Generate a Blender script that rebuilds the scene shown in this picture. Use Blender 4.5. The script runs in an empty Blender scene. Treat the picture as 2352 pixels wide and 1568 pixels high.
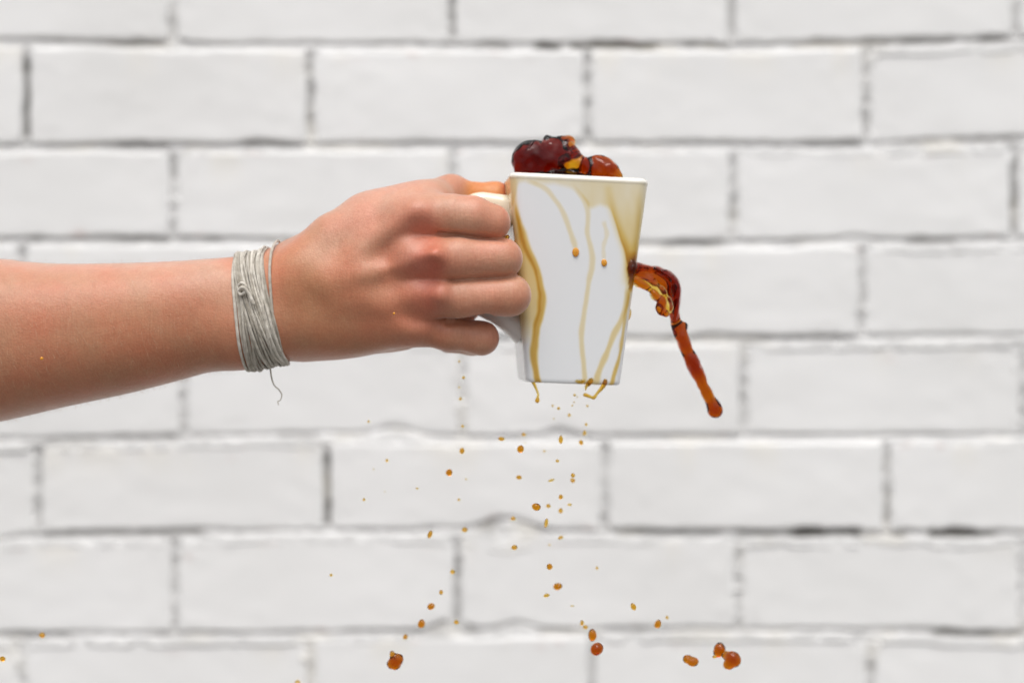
import bpy, bmesh, math, random
import numpy as np
from mathutils import Vector, Matrix, Euler

random.seed(7)
rng = np.random.default_rng(11)
scn = bpy.context.scene
COL = scn.collection

# ------------------------------------------------------------------ camera
CAMY, LENS = -0.62, 50.0
cam_d = bpy.data.cameras.new('camera')
cam = bpy.data.objects.new('camera', cam_d)
COL.objects.link(cam)
cam.location = (0, CAMY, 0)
cam.rotation_euler = (math.radians(90), 0, 0)
cam_d.lens = LENS
cam_d.sensor_width = 36
cam_d.clip_start = 0.01
cam_d.clip_end = 200
cam_d.dof.use_dof = True
cam_d.dof.focus_distance = 0.575
cam_d.dof.aperture_fstop = 5.4
scn.camera = cam

# ------------------------------------------------------------------ world + sun (bright overcast)
SUN_EL, SUN_AZ = math.radians(64), math.radians(-10)      # high, in front of the wall and a little left
w = bpy.data.worlds.new('World')
scn.world = w
w.use_nodes = True
nt = w.node_tree
nt.nodes.clear()
sky = nt.nodes.new('ShaderNodeTexSky')
sky.sky_type = 'NISHITA'
sky.sun_disc = False
sky.sun_elevation = SUN_EL
sky.sun_rotation = math.radians(180) + SUN_AZ
sky.air_density = 1.0
sky.dust_density = 5.0
sky.ozone_density = 1.0
hs = nt.nodes.new('ShaderNodeHueSaturation')
hs.inputs['Saturation'].default_value = 0.30              # cloud cover: a nearly grey sky
bg = nt.nodes.new('ShaderNodeBackground')
bg.inputs['Strength'].default_value = 0.15
wo = nt.nodes.new('ShaderNodeOutputWorld')
nt.links.new(sky.outputs[0], hs.inputs['Color'])
nt.links.new(hs.outputs[0], bg.inputs['Color'])
nt.links.new(bg.outputs[0], wo.inputs['Surface'])

sun_d = bpy.data.lights.new('sun', 'SUN')
sun_d.energy = 1.5
sun_d.angle = math.radians(40)
sun_d.color = (1.0, 0.975, 0.945)
sun = bpy.data.objects.new('sun', sun_d)
COL.objects.link(sun)
sdir = Vector((math.sin(SUN_AZ) * math.cos(SUN_EL), -math.cos(SUN_AZ) * math.cos(SUN_EL), math.sin(SUN_EL)))
sun.rotation_euler = sdir.to_track_quat('Z', 'Y').to_euler()

scn.view_settings.view_transform = 'Standard'
scn.view_settings.look = 'None'
scn.view_settings.gamma = 1.0
scn.view_settings.exposure = 0.08
scn.render.engine = 'CYCLES'
cy = scn.cycles
cy.use_denoising = True
cy.max_bounces = 14
cy.transmission_bounces = 12
cy.transparent_max_bounces = 12
cy.diffuse_bounces = 5
cy.glossy_bounces = 5
cy.volume_bounces = 1
cy.caustics_refractive = True
cy.sample_clamp_indirect = 8.0

# ------------------------------------------------------------------ helpers
def P(u, v, y=0.0):
    """2352 x 1568 survey of the photograph -> metres, at depth y"""
    s = (y - CAMY) * 36.0 / LENS / 2352.0
    return np.array([(u - 1176.0) * s, y, (784.0 - v) * s])

def PX(n, y=0.0):
    return n * (y - CAMY) * 36.0 / LENS / 2352.0

def link(o, parent=None):
    COL.objects.link(o)
    if parent is not None:
        o.parent = parent
    return o

def tag(o, label=None, cat=None, group=None, kind=None):
    for k, v in (('label', label), ('category', cat), ('group', group), ('kind', kind)):
        if v:
            o[k] = v
    return o

def empty(name, loc=(0, 0, 0), rot=(0, 0, 0)):
    o = bpy.data.objects.new(name, None)
    o.location = loc
    o.rotation_euler = rot
    o.empty_display_size = 0.02
    return link(o)

def mesh_obj(name, verts, faces, mat, parent=None, smooth=True, colors=None, attr='tint'):
    me = bpy.data.meshes.new(name)
    verts = np.asarray(verts, dtype=np.float64)
    if isinstance(faces, np.ndarray):
        faces = faces.tolist()
    me.from_pydata(verts.tolist(), [], faces)
    if smooth:
        me.polygons.foreach_set('use_smooth', [True] * len(me.polygons))
    if colors is not None:
        a = me.color_attributes.new(attr, 'FLOAT_COLOR', 'POINT')
        c = np.ones((len(verts), 4), dtype=np.float32)
        c[:, :colors.shape[1]] = colors
        a.data.foreach_set('color', c.ravel())
    me.materials.append(mat)
    me.update()
    return link(bpy.data.objects.new(name, me), parent)

def hash01(ix, iz, seed):
    h = (ix.astype(np.int64) * 374761393 + iz.astype(np.int64) * 668265263 + seed * 2147483647 + 1013) & 0xffffffff
    h = ((h ^ (h >> 13)) * 1274126177) & 0xffffffff
    h = (h ^ (h >> 16)) & 0xffff
    return h / 65535.0

def vnoise(x, z, seed=0):
    """smooth value noise in [-1, 1]"""
    x = np.asarray(x, float); z = np.asarray(z, float)
    ix = np.floor(x); iz = np.floor(z)
    fx = x - ix; fz = z - iz
    fx = fx * fx * fx * (fx * (fx * 6 - 15) + 10); fz = fz * fz * fz * (fz * (fz * 6 - 15) + 10)
    a = hash01(ix, iz, seed); b = hash01(ix + 1, iz, seed); c = hash01(ix, iz + 1, seed); d = hash01(ix + 1, iz + 1, seed)
    return 2 * ((a * (1 - fx) + b * fx) * (1 - fz) + (c * (1 - fx) + d * fx) * fz) - 1

def fbm(x, z, seed=0, n=3):
    s = 0; amp = 1.0; t = 0
    for i in range(n):
        s = s + amp * vnoise(x * 2 ** i + 17.3 * i, z * 2 ** i - 9.1 * i, seed + i); t += amp; amp *= 0.5
    return s / t

def sstep(a, b, x):
    t = np.clip((x - a) / (b - a), 0, 1)
    return t * t * (3 - 2 * t)

def catmull(pts, n):
    """dense smooth curve through pts (k x d)"""
    pts = np.asarray(pts, float)
    k = len(pts)
    p = np.vstack([2 * pts[0] - pts[1], pts, 2 * pts[-1] - pts[-2]])
    out = []
    for i in range(k - 1):
        p0, p1, p2, p3 = p[i:i + 4]
        for t in np.linspace(0, 1, n, endpoint=False):
            out.append(0.5 * (2 * p1 + (p2 - p0) * t + (2 * p0 - 5 * p1 + 4 * p2 - p3) * t * t + (3 * p1 - p0 - 3 * p2 + p3) * t ** 3))
    out.append(pts[-1])
    return np.array(out)

def tube(path, radii, sides=8, closed=False, flat=None):
    """swept tube along path -> verts, faces"""
    path = np.asarray(path, float); n = len(path)
    radii = np.broadcast_to(np.asarray(radii, float), (n,))
    if closed:
        tan = np.roll(path, -1, 0) - np.roll(path, 1, 0)
    else:
        tan = np.gradient(path, axis=0)
    tan /= np.linalg.norm(tan, axis=1)[:, None] + 1e-12
    up = np.array([0.0, 1.0, 0.0]) if abs(tan[0][1]) < 0.8 else np.array([1.0, 0, 0])
    nrm = up - tan[0] * up.dot(tan[0]); nrm /= np.linalg.norm(nrm)
    V = []
    for i in range(n):
        nrm = nrm - tan[i] * nrm.dot(tan[i]); nrm /= np.linalg.norm(nrm) + 1e-12
        bi = np.cross(tan[i], nrm)
        for j in range(sides):
            a = 2 * math.pi * j / sides
            V.append(path[i] + radii[i] * (math.cos(a) * nrm + math.sin(a) * bi))
    F = []
    m = n if closed else n - 1
    for i in range(m):
        i2 = (i + 1) % n
        for j in range(sides):
            j2 = (j + 1) % sides
            F.append((i * sides + j, i * sides + j2, i2 * sides + j2, i2 * sides + j))
    if not closed:
        F.append(tuple(range(sides))[::-1])
        F.append(tuple((n - 1) * sides + j for j in range(sides)))
    return np.array(V), F

# ---- signed-distance modelling: one continuous surface out of blended limbs
def smin(a, b, k):
    h = np.maximum(k - np.abs(a - b), 0) / k
    return np.minimum(a, b) - h * h * k * 0.25

def smax(a, b, k):
    return -smin(-a, -b, k)

def ball(p, c, r):
    return np.sqrt(((p - c) ** 2).sum(-1)) - r

def ellip(p, c, r):
    q = (p - c) / r
    k0 = np.sqrt((q ** 2).sum(-1)); k1 = np.sqrt(((q / r) ** 2).sum(-1)) + 1e-9
    return k0 * (k0 - 1) / k1

def cone(p, a, b, r1, r2):
    """capsule whose radius runs from r1 to r2"""
    ba = b - a
    t = np.clip(((p - a) @ ba) / (ba @ ba), 0, 1)
    return np.sqrt(((p - a - t[:, None] * ba) ** 2).sum(-1)) - (r1 + (r2 - r1) * t)

def flat_cone(p, a, b, r1, r2, fl):
    w3 = np.array([1.0, fl, 1.0])
    return cone(p * w3, a * w3, b * w3, r1, r2) / max(1.0, fl ** 0.5)

def polish(field, lo, hi, vox):
    """surface nets over field, evaluated densely only near the surface, then projected onto it"""
    lo = np.asarray(lo, float); hi = np.asarray(hi, float)
    B = 6
    nb = np.ceil((hi - lo) / (vox * B)).astype(int)
    n = nb * B
    cx = [lo[i] + (np.arange(nb[i]) + 0.5) * B * vox - 0.5 * vox for i in range(3)]
    C = np.stack(np.meshgrid(*cx, indexing='ij'), -1).reshape(-1, 3)
    fc = field(C)
    G = np.repeat(np.repeat(np.repeat(fc.reshape(nb), B, 0), B, 1), B, 2)
    near = np.abs(fc) < B * vox * 1.35
    off = np.stack(np.meshgrid(*[(np.arange(B) - B / 2 + 0.5) * vox] * 3, indexing='ij'), -1).reshape(-1, 3)
    idx = np.argwhere(near.reshape(nb))
    pts = (C[near][:, None, :] + off[None]).reshape(-1, 3)
    vals = np.concatenate([field(c) for c in np.array_split(pts, max(1, len(pts) // 200000))])
    ofi = np.stack(np.meshgrid(*[np.arange(B)] * 3, indexing='ij'), -1).reshape(-1, 3)
    gi = (idx[:, None, :] * B + ofi[None]).reshape(-1, 3)
    G[gi[:, 0], gi[:, 1], gi[:, 2]] = vals
    org = lo
    S = G < 0
    cs = [S[a:n[0] - 1 + a, b:n[1] - 1 + b, c:n[2] - 1 + c] for a in (0, 1) for b in (0, 1) for c in (0, 1)]
    cnt = sum(c.astype(np.int8) for c in cs)
    act = (cnt > 0) & (cnt < 8)
    ci = np.argwhere(act)
    vid = -np.ones(act.shape, int); vid[act] = np.arange(len(ci))
    acc = np.zeros((len(ci), 3)); num = np.zeros(len(ci))
    corners = [(a, b, c) for a in (0, 1) for b in (0, 1) for c in (0, 1)]
    for i, p in enumerate(corners):
        for q in corners[i + 1:]:
            if sum(abs(x - y) for x, y in zip(p, q)) != 1:
                continue
            fa = G[ci[:, 0] + p[0], ci[:, 1] + p[1], ci[:, 2] + p[2]]
            fb = G[ci[:, 0] + q[0], ci[:, 1] + q[1], ci[:, 2] + q[2]]
            m = (fa < 0) != (fb < 0)
            t = np.where(m, fa / (fa - fb + 1e-20), 0)
            pt = np.array(p) + t[:, None] * (np.array(q) - np.array(p))
            acc[m] += pt[m]; num[m] += 1
    V = org + (ci + acc / num[:, None]) * vox
    faces = []
    for ax in range(3):
        o1, o2 = [a for a in range(3) if a != ax]
        sl0 = [slice(None)] * 3; sl1 = [slice(None)] * 3
        sl0[ax] = slice(0, -1); sl1[ax] = slice(1, None)
        d = S[tuple(sl0)] != S[tuple(sl1)]
        e = np.argwhere(d)
        ok = (e[:, o1] > 0) & (e[:, o2] > 0) & (e[:, o1] < n[o1] - 1) & (e[:, o2] < n[o2] - 1)
        e = e[ok]
        ins = S[e[:, 0], e[:, 1], e[:, 2]]
        def cell(d1, d2):
            k = e.copy(); k[:, o1] += d1; k[:, o2] += d2
            return vid[k[:, 0], k[:, 1], k[:, 2]]
        q = np.stack([cell(-1, -1), cell(0, -1), cell(0, 0), cell(-1, 0)], 1)
        flip = ins if ax != 1 else ~ins
        q[~flip] = q[~flip][:, ::-1]
        faces.append(q)
    F = np.concatenate(faces)
    F = F[(F >= 0).all(1)]
    h = vox * 0.3
    for it in range(2):
        f0 = field(V)
        g = np.stack([(field(V + h * np.eye(3)[i]) - field(V - h * np.eye(3)[i])) / (2 * h) for i in range(3)], 1)
        st = -f0[:, None] * g / ((g ** 2).sum(1) + 1e-6)[:, None]
        l = np.linalg.norm(st, axis=1)
        V = V + st * np.minimum(1, 0.6 * vox / (l + 1e-12))[:, None]
    return V, F

# ------------------------------------------------------------------ materials
def new_mat(name):
    m = bpy.data.materials.new(name)
    m.use_nodes = True
    t = m.node_tree
    return m, t, t.nodes['Principled BSDF'], t.nodes['Material Output']

def node(t, kind, **kw):
    n = t.nodes.new(kind)
    for k, v in kw.items():
        if hasattr(n, k):
            setattr(n, k, v)
        else:
            n.inputs[k].default_value = v
    return n

def mat_paint():
    """thick white masonry paint: slight tone changes, chips of bare brick, fine relief"""
    m, t, b, o = new_mat('white_masonry_paint')
    L = t.links.new
    tc = node(t, 'ShaderNodeNewGeometry')
    n1 = node(t, 'ShaderNodeTexNoise', Scale=7.0, Detail=4.0)
    n2 = node(t, 'ShaderNodeTexNoise', Scale=38.0, Detail=6.0, Roughness=0.65)
    n3 = node(t, 'ShaderNodeTexNoise', Scale=330.0, Detail=4.0)
    for n in (n1, n2, n3):
        L(tc.outputs['Position'], n.inputs['Vector'])
    r1 = node(t, 'ShaderNodeValToRGB')
    r1.color_ramp.elements[0].position = 0.3; r1.color_ramp.elements[0].color = (0.775, 0.775, 0.765, 1)
    r1.color_ramp.elements[1].position = 0.7; r1.color_ramp.elements[1].color = (0.835, 0.835, 0.83, 1)
    L(n1.outputs['Fac'], r1.inputs['Fac'])
    at = node(t, 'ShaderNodeAttribute', attribute_name='tint')       # r dirt, g bare pink chips, b yellowed drips
    sep = node(t, 'ShaderNodeSeparateColor')
    L(at.outputs['Color'], sep.inputs['Color'])
    mx1 = node(t, 'ShaderNodeMix', data_type='RGBA')
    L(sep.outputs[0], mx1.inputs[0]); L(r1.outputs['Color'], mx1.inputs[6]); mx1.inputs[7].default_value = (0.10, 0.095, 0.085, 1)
    mx2 = node(t, 'ShaderNodeMix', data_type='RGBA')
    L(sep.outputs[1], mx2.inputs[0]); L(mx1.outputs[2], mx2.inputs[6]); mx2.inputs[7].default_value = (0.46, 0.27, 0.23, 1)
    mx3 = node(t, 'ShaderNodeMix', data_type='RGBA')
    L(sep.outputs[2], mx3.inputs[0]); L(mx2.outputs[2], mx3.inputs[6]); mx3.inputs[7].default_value = (0.80, 0.76, 0.66, 1)
    L(mx3.outputs[2], b.inputs['Base Color'])
    b.inputs['Roughness'].default_value = 0.55
    b.inputs['Specular IOR Level'].default_value = 0.35
    add = node(t, 'ShaderNodeMath', operation='MULTIPLY_ADD')
    L(n3.outputs['Fac'], add.inputs[0]); add.inputs[1].default_value = 0.25; L(n2.outputs['Fac'], add.inputs[2])
    bp = node(t, 'ShaderNodeBump', Strength=0.35, Distance=0.0012)
    L(add.outputs[0], bp.inputs['Height']); L(bp.outputs[0], b.inputs['Normal'])
    return m

def mat_skin():
    m, t, b, o = new_mat('skin')
    L = t.links.new
    at = node(t, 'ShaderNodeAttribute', attribute_name='tint')
    tc = node(t, 'ShaderNodeNewGeometry')
    n1 = node(t, 'ShaderNodeTexNoise', Scale=260.0, Detail=6.0, Roughness=0.72)
    n0 = node(t, 'ShaderNodeTexNoise', Scale=55.0, Detail=3.0)
    n2 = node(t, 'ShaderNodeTexVoronoi', Scale=1100.0)
    n3 = node(t, 'ShaderNodeTexNoise', Scale=1.0, Detail=3.0)
    mp = node(t, 'ShaderNodeMapping'); mp.inputs['Scale'].default_value = (1500, 1500, 130)
    mp.inputs['Rotation'].default_value = (0, math.radians(-14), 0)
    L(tc.outputs['Position'], mp.inputs['Vector']); L(mp.outputs[0], n3.inputs['Vector'])
    for n in (n0, n1, n2):
        L(tc.outputs['Position'], n.inputs['Vector'])
    mott = node(t, 'ShaderNodeMix', data_type='RGBA', blend_type='MULTIPLY')
    rr = node(t, 'ShaderNodeValToRGB')
    rr.color_ramp.elements[0].position = 0.32; rr.color_ramp.elements[0].color = (1.06, 0.90, 0.86, 1)
    rr.color_ramp.elements[1].position = 0.68; rr.color_ramp.elements[1].color = (0.98, 1.06, 1.06, 1)
    L(n0.outputs['Fac'], rr.inputs['Fac'])
    mott.inputs[0].default_value = 1.0
    L(at.outputs['Color'], mott.inputs[6]); L(rr.outputs['Color'], mott.inputs[7])
    mott2 = node(t, 'ShaderNodeMix', data_type='RGBA', blend_type='MULTIPLY')
    r2 = node(t, 'ShaderNodeValToRGB')
    r2.color_ramp.elements[0].position = 0.3; r2.color_ramp.elements[0].color = (0.88, 0.80, 0.77, 1)
    r2.color_ramp.elements[1].position = 0.72; r2.color_ramp.elements[1].color = (1.08, 1.13, 1.15, 1)
    mxn = node(t, 'ShaderNodeMath', operation='MULTIPLY_ADD'); mxn.inputs[1].default_value = 0.5
    hf = node(t, 'ShaderNodeMath', operation='MULTIPLY'); hf.inputs[1].default_value = 0.5
    L(n3.outputs['Fac'], hf.inputs[0]); L(n1.outputs['Fac'], mxn.inputs[0]); L(hf.outputs[0], mxn.inputs[2])
    L(mxn.outputs[0], r2.inputs['Fac'])
    mott2.inputs[0].default_value = 1.0
    L(mott.outputs[2], mott2.inputs[6]); L(r2.outputs['Color'], mott2.inputs[7])
    L(mott2.outputs[2], b.inputs['Base Color'])
    b.inputs['Roughness'].default_value = 0.48
    b.inputs['Specular IOR Level'].default_value = 0.55
    b.inputs['Sheen Weight'].default_value = 0.65
    b.inputs['Sheen Roughness'].default_value = 0.32
    b.inputs['Sheen Tint'].default_value = (1.0, 0.93, 0.88, 1)
    b.inputs['Subsurface Weight'].default_value = 0.18
    b.inputs['Subsurface Radius'].default_value = (1.0, 0.36, 0.2)
    b.inputs['Subsurface Scale'].default_value = 0.0022
    ad = node(t, 'ShaderNodeMath', operation='MULTIPLY_ADD'); ad.inputs[1].default_value = 0.35
    L(n2.outputs['Distance'], ad.inputs[0]); L(n1.outputs['Fac'], ad.inputs[2])
    bp = node(t, 'ShaderNodeBump', Strength=0.32, Distance=0.0006)
    L(ad.outputs[0], bp.inputs['Height']); L(bp.outputs[0], b.inputs['Normal'])
    return m

def mat_glaze():
    m, t, b, o = new_mat('white_glazed_ceramic')
    L = t.links.new
    at = node(t, 'ShaderNodeAttribute', attribute_name='tint')
    L(at.outputs['Color'], b.inputs['Base Color'])
    b.inputs['Roughness'].default_value = 0.22
    b.inputs['Specular IOR Level'].default_value = 0.5
    b.inputs['Coat Weight'].default_value = 0.3
    b.inputs['Coat Roughness'].default_value = 0.08
    return m

def mat_coffee(name='coffee', k=1.0):
    m, t, b, o = new_mat(name)
    L = t.links.new
    b.inputs['Base Color'].default_value = (1, 1, 1, 1)
    b.inputs['Transmission Weight'].default_value = 1.0
    b.inputs['IOR'].default_value = 1.333
    b.inputs['Roughness'].default_value = 0.0
    va = node(t, 'ShaderNodeVolumeAbsorption')
    d = 2000.0
    va.inputs['Density'].default_value = d * k
    va.inputs['Color'].default_value = (1 - 150 / d, 1 - 480 / d, 0.0, 1)
    L(va.outputs[0], o.inputs['Volume'])
    return m

def mat_thread():
    m, t, b, o = new_mat('cotton_thread')
    L = t.links.new
    oi = node(t, 'ShaderNodeObjectInfo')
    tc = node(t, 'ShaderNodeNewGeometry')
    n = node(t, 'ShaderNodeTexNoise', Scale=420.0, Detail=4.0)
    L(tc.outputs['Position'], n.inputs['Vector'])
    r = node(t, 'ShaderNodeValToRGB')
    r.color_ramp.elements[0].color = (0.34, 0.31, 0.26, 1); r.color_ramp.elements[1].color = (0.66, 0.625, 0.56, 1)
    L(oi.outputs['Random'], r.inputs['Fac'])
    mx = node(t, 'ShaderNodeMix', data_type='RGBA', blend_type='MULTIPLY')
    rr = node(t, 'ShaderNodeValToRGB')
    rr.color_ramp.elements[0].position = 0.3; rr.color_ramp.elements[0].color = (0.72, 0.70, 0.66, 1)
    rr.color_ramp.elements[1].position = 0.7; rr.color_ramp.elements[1].color = (1.1, 1.1, 1.1, 1)
    L(n.outputs['Fac'], rr.inputs['Fac']); mx.inputs[0].default_value = 1.0
    L(r.outputs['Color'], mx.inputs[6]); L(rr.outputs['Color'], mx.inputs[7])
    L(mx.outputs[2], b.inputs['Base Color'])
    b.inputs['Roughness'].default_value = 0.9
    b.inputs['Specular IOR Level'].default_value = 0.1
    b.inputs['Sheen Weight'].default_value = 0.3
    bp = node(t, 'ShaderNodeBump', Strength=0.6, Distance=0.0004)
    L(n.outputs['Fac'], bp.inputs['Height']); L(bp.outputs[0], b.inputs['Normal'])
    return m

def mat_bead():
    m, t, b, o = new_mat('coffee_bead_on_glaze')              # shallow bead: colour of coffee over the white glaze under it
    b.inputs['Base Color'].default_value = (0.66, 0.285, 0.018, 1)
    b.inputs['Roughness'].default_value = 0.25
    b.inputs['Subsurface Weight'].default_value = 0.4
    b.inputs['Subsurface Radius'].default_value = (1.0, 0.5, 0.1)
    b.inputs['Subsurface Scale'].default_value = 0.001
    b.inputs['Coat Weight'].default_value = 0.6
    b.inputs['Coat Roughness'].default_value = 0.03
    b.inputs['Coat IOR'].default_value = 1.33
    return m
M_BEAD = mat_bead()
M_PAINT, M_SKIN, M_GLAZE, M_COFFEE, M_THREAD = mat_paint(), mat_skin(), mat_glaze(), mat_coffee(), mat_thread()

# ------------------------------------------------------------------ THE WALL
WY = 0.527                                             # face of the bricks
WS = PX(1.0, WY)
def WX(u): return (u - 1176.0) * WS
def WZ(v): return (784.0 - v) * WS

# bed joints: centre line of each joint at a few stations across, top to bottom
BEDS = [[(-700, -352), (3100, -352)], [(-700, -128), (3100, -128)],
        [(-700, 95), (0, 95), (390, 104), (1100, 108), (1700, 107), (2330, 93), (3100, 90)],
        [(-700, 338), (0, 338), (700, 336), (1350, 333), (1990, 334), (2352, 322), (3100, 318)],
        [(-700, 552), (0, 552), (500, 553), (1500, 562), (1900, 556), (2352, 553), (3100, 550)],
        [(-700, 782), (0, 782), (1500, 780), (2000, 777), (2352, 774), (3100, 772)],
        [(-700, 1016), (0, 1014), (600, 1003), (1060, 1008), (1700, 1005), (2352, 1003), (3100, 1000)],
        [(-700, 1244), (0, 1242), (100, 1230), (700, 1222), (1390, 1224), (2352, 1228), (3100, 1230)],
        [(-700, 1462), (0, 1462), (500, 1458), (1400, 1450), (1900, 1448), (2352, 1458), (3100, 1462)],
        [(-700, 1686), (3100, 1686)], [(-700, 1908), (3100, 1908)]]
# head joints of each course (the ones hidden by the arm continue the bond)
HEADS = [[-245, 400, 1040, 1685, 2330, 2975], [-570, 70, 715, 1350, 1995, 2640],
         [-890, -245, 396, 1038, 1680, 2335, 2980][1:], [-580, 61, 713, 1350, 1990, 2640],
         [-245, 398, 1040, 1685, 2332, 2980], [-590, 50, 715, 1360, 1980, 2630],
         [-225, 420, 1062, 1708, 2352, 3000], [-560, 86, 750, 1390, 2037, 2690],
         [-250, 402, 1050, 1697, 2350, 3000], [-595, 50, 712, 1360, 2000, 2650],
         [-245, 400, 1045, 1690, 2340, 2985], [-580, 70, 715, 1360, 2000, 2650]]
# where mortar or broken arrises push the lower edge of the upper brick up: bed, u, rise px, width px
SWELLS = [(6, 905, 20, 55), (6, 1285, 14, 34), (6, 780, 5, 50), (7, 1165, 28, 62), (7, 1040, 5, 60), (7, 460, 5, 60),
          (8, 1035, 22, 40), (8, 1185, 18, 48), (3, 600, 4, 40), (2, 400, 10, 20), (5, 1640, 5, 60), (4, 1960, 7, 40)]
# old smudges and chips: u, v, radius px, amount, channel (0 grime, 1 bare brick)
SMUDGES = [(1040, 878, 16, .22, 0), (1075, 930, 12, .18, 0), (1290, 988, 30, .25, 0), (1735, 1438, 12, .55, 0), (60, 372, 12, .35, 1), (182, 540, 17, .45, 1), (432, 1278, 12, .3, 1), (2052, 822, 10, .45, 1),
           (1062, 832, 9, .3, 1), (320, 1042, 10, .3, 1), (535, 1050, 8, .3, 1), (1640, 1222, 14, .3, 1), (1240, 1483, 12, .3, 1), (1560, 1480, 14, .25, 1), (405, 1500, 12, .35, 1), (1510, 262, 9, .1, 0), (2150, 1250, 16, .25, 1),
           (520, 1258, 12, .25, 0), (640, 570, 10, .2, 0), (2010, 260, 12, .12, 0), (1350, 140, 10, .25, 1), (800, 640, 30, .06, 0), (1850, 900, 60, .03, 0), (250, 240, 50, .03, 0)]
def smudge(u, v, ch):
    r = np.zeros_like(u)
    for u0, v0, rad, am, c_ in SMUDGES:
        if c_ == ch:
            r = r + am * np.exp(-(((u - u0) / rad) ** 2 + ((v - v0) / (rad * 0.7)) ** 2)) * (0.7 + 0.6 * vnoise(u / 6, v / 6, 71))
    return r
# open dark gaps along a bed: bed, u0, u1, strength
GAPS = [(2, 1100, 1600, 1.0), (2, 1600, 1680, .5), (2, 0, 390, .55), (2, 1720, 2320, .5), (7, 1810, 2280, 1.0), (7, 90, 560, .45), (3, 80, 700, .4), (3, 1560, 1990, .25),
        (4, 60, 520, .4), (4, 1490, 1660, .55), (4, 1800, 2330, .5), (5, 1520, 1960, .3), (8, 10, 400, .45), (8, 2130, 2352, .7),
        (8, 780, 1100, .35), (6, 0, 420, .3), (7, 1390, 1800, .5), (7, 1100, 1260, .4), (8, 1240, 1500, .3), (3, 2000, 2352, .35)]
# dark open head joints: course, index, strength
HGAPS = {(2, 2): .7, (2, 5): .9, (3, 1): 1.0, (3, 2): .55, (3, 3): .5, (3, 4): .35, (2, 3): .5, (2, 4): .25, (4, 4): .7, (4, 1): .3, (4, 3): .3,
         (7, 2): 1.0, (7, 1): .35, (7, 4): .65, (7, 3): .35, (8, 2): .5, (6, 1): .25, (6, 4): .25, (6, 3): .25, (5, 4): .3, (8, 1): .2, (9, 3): .2}

def bed_v(k, u):
    b = np.array(BEDS[k], float)
    return np.interp(u, b[:, 0], b[:, 1]) + 4.0

def gap_at(k, u):
    g = np.zeros_like(u)
    for kk, a, b2, st in GAPS:
        if kk == k:
            g = np.maximum(g, st * sstep(a - 30, a + 30, u) * (1 - sstep(b2 - 30, b2 + 30, u)))
    return g * sstep(-0.25, 0.35, fbm(WX(u) * 30, np.zeros_like(u), 60 + k, 3) + 0.35 * g)

def swell(k, u):
    r = np.zeros_like(np.asarray(u, float))
    for kk, u0, h, wd in SWELLS:
        if kk == k:
            r = r + h * np.exp(-((u - u0) / wd) ** 2)
    return r

JH = 11.0                                              # half a joint, px
wall = empty('brick_wall', (0, WY, WZ(1700)))
tag(wall, 'white painted brick wall with recessed grey mortar joints behind the hand and mug', 'wall')
WO = np.array([0, WY, WZ(1700)])

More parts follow.
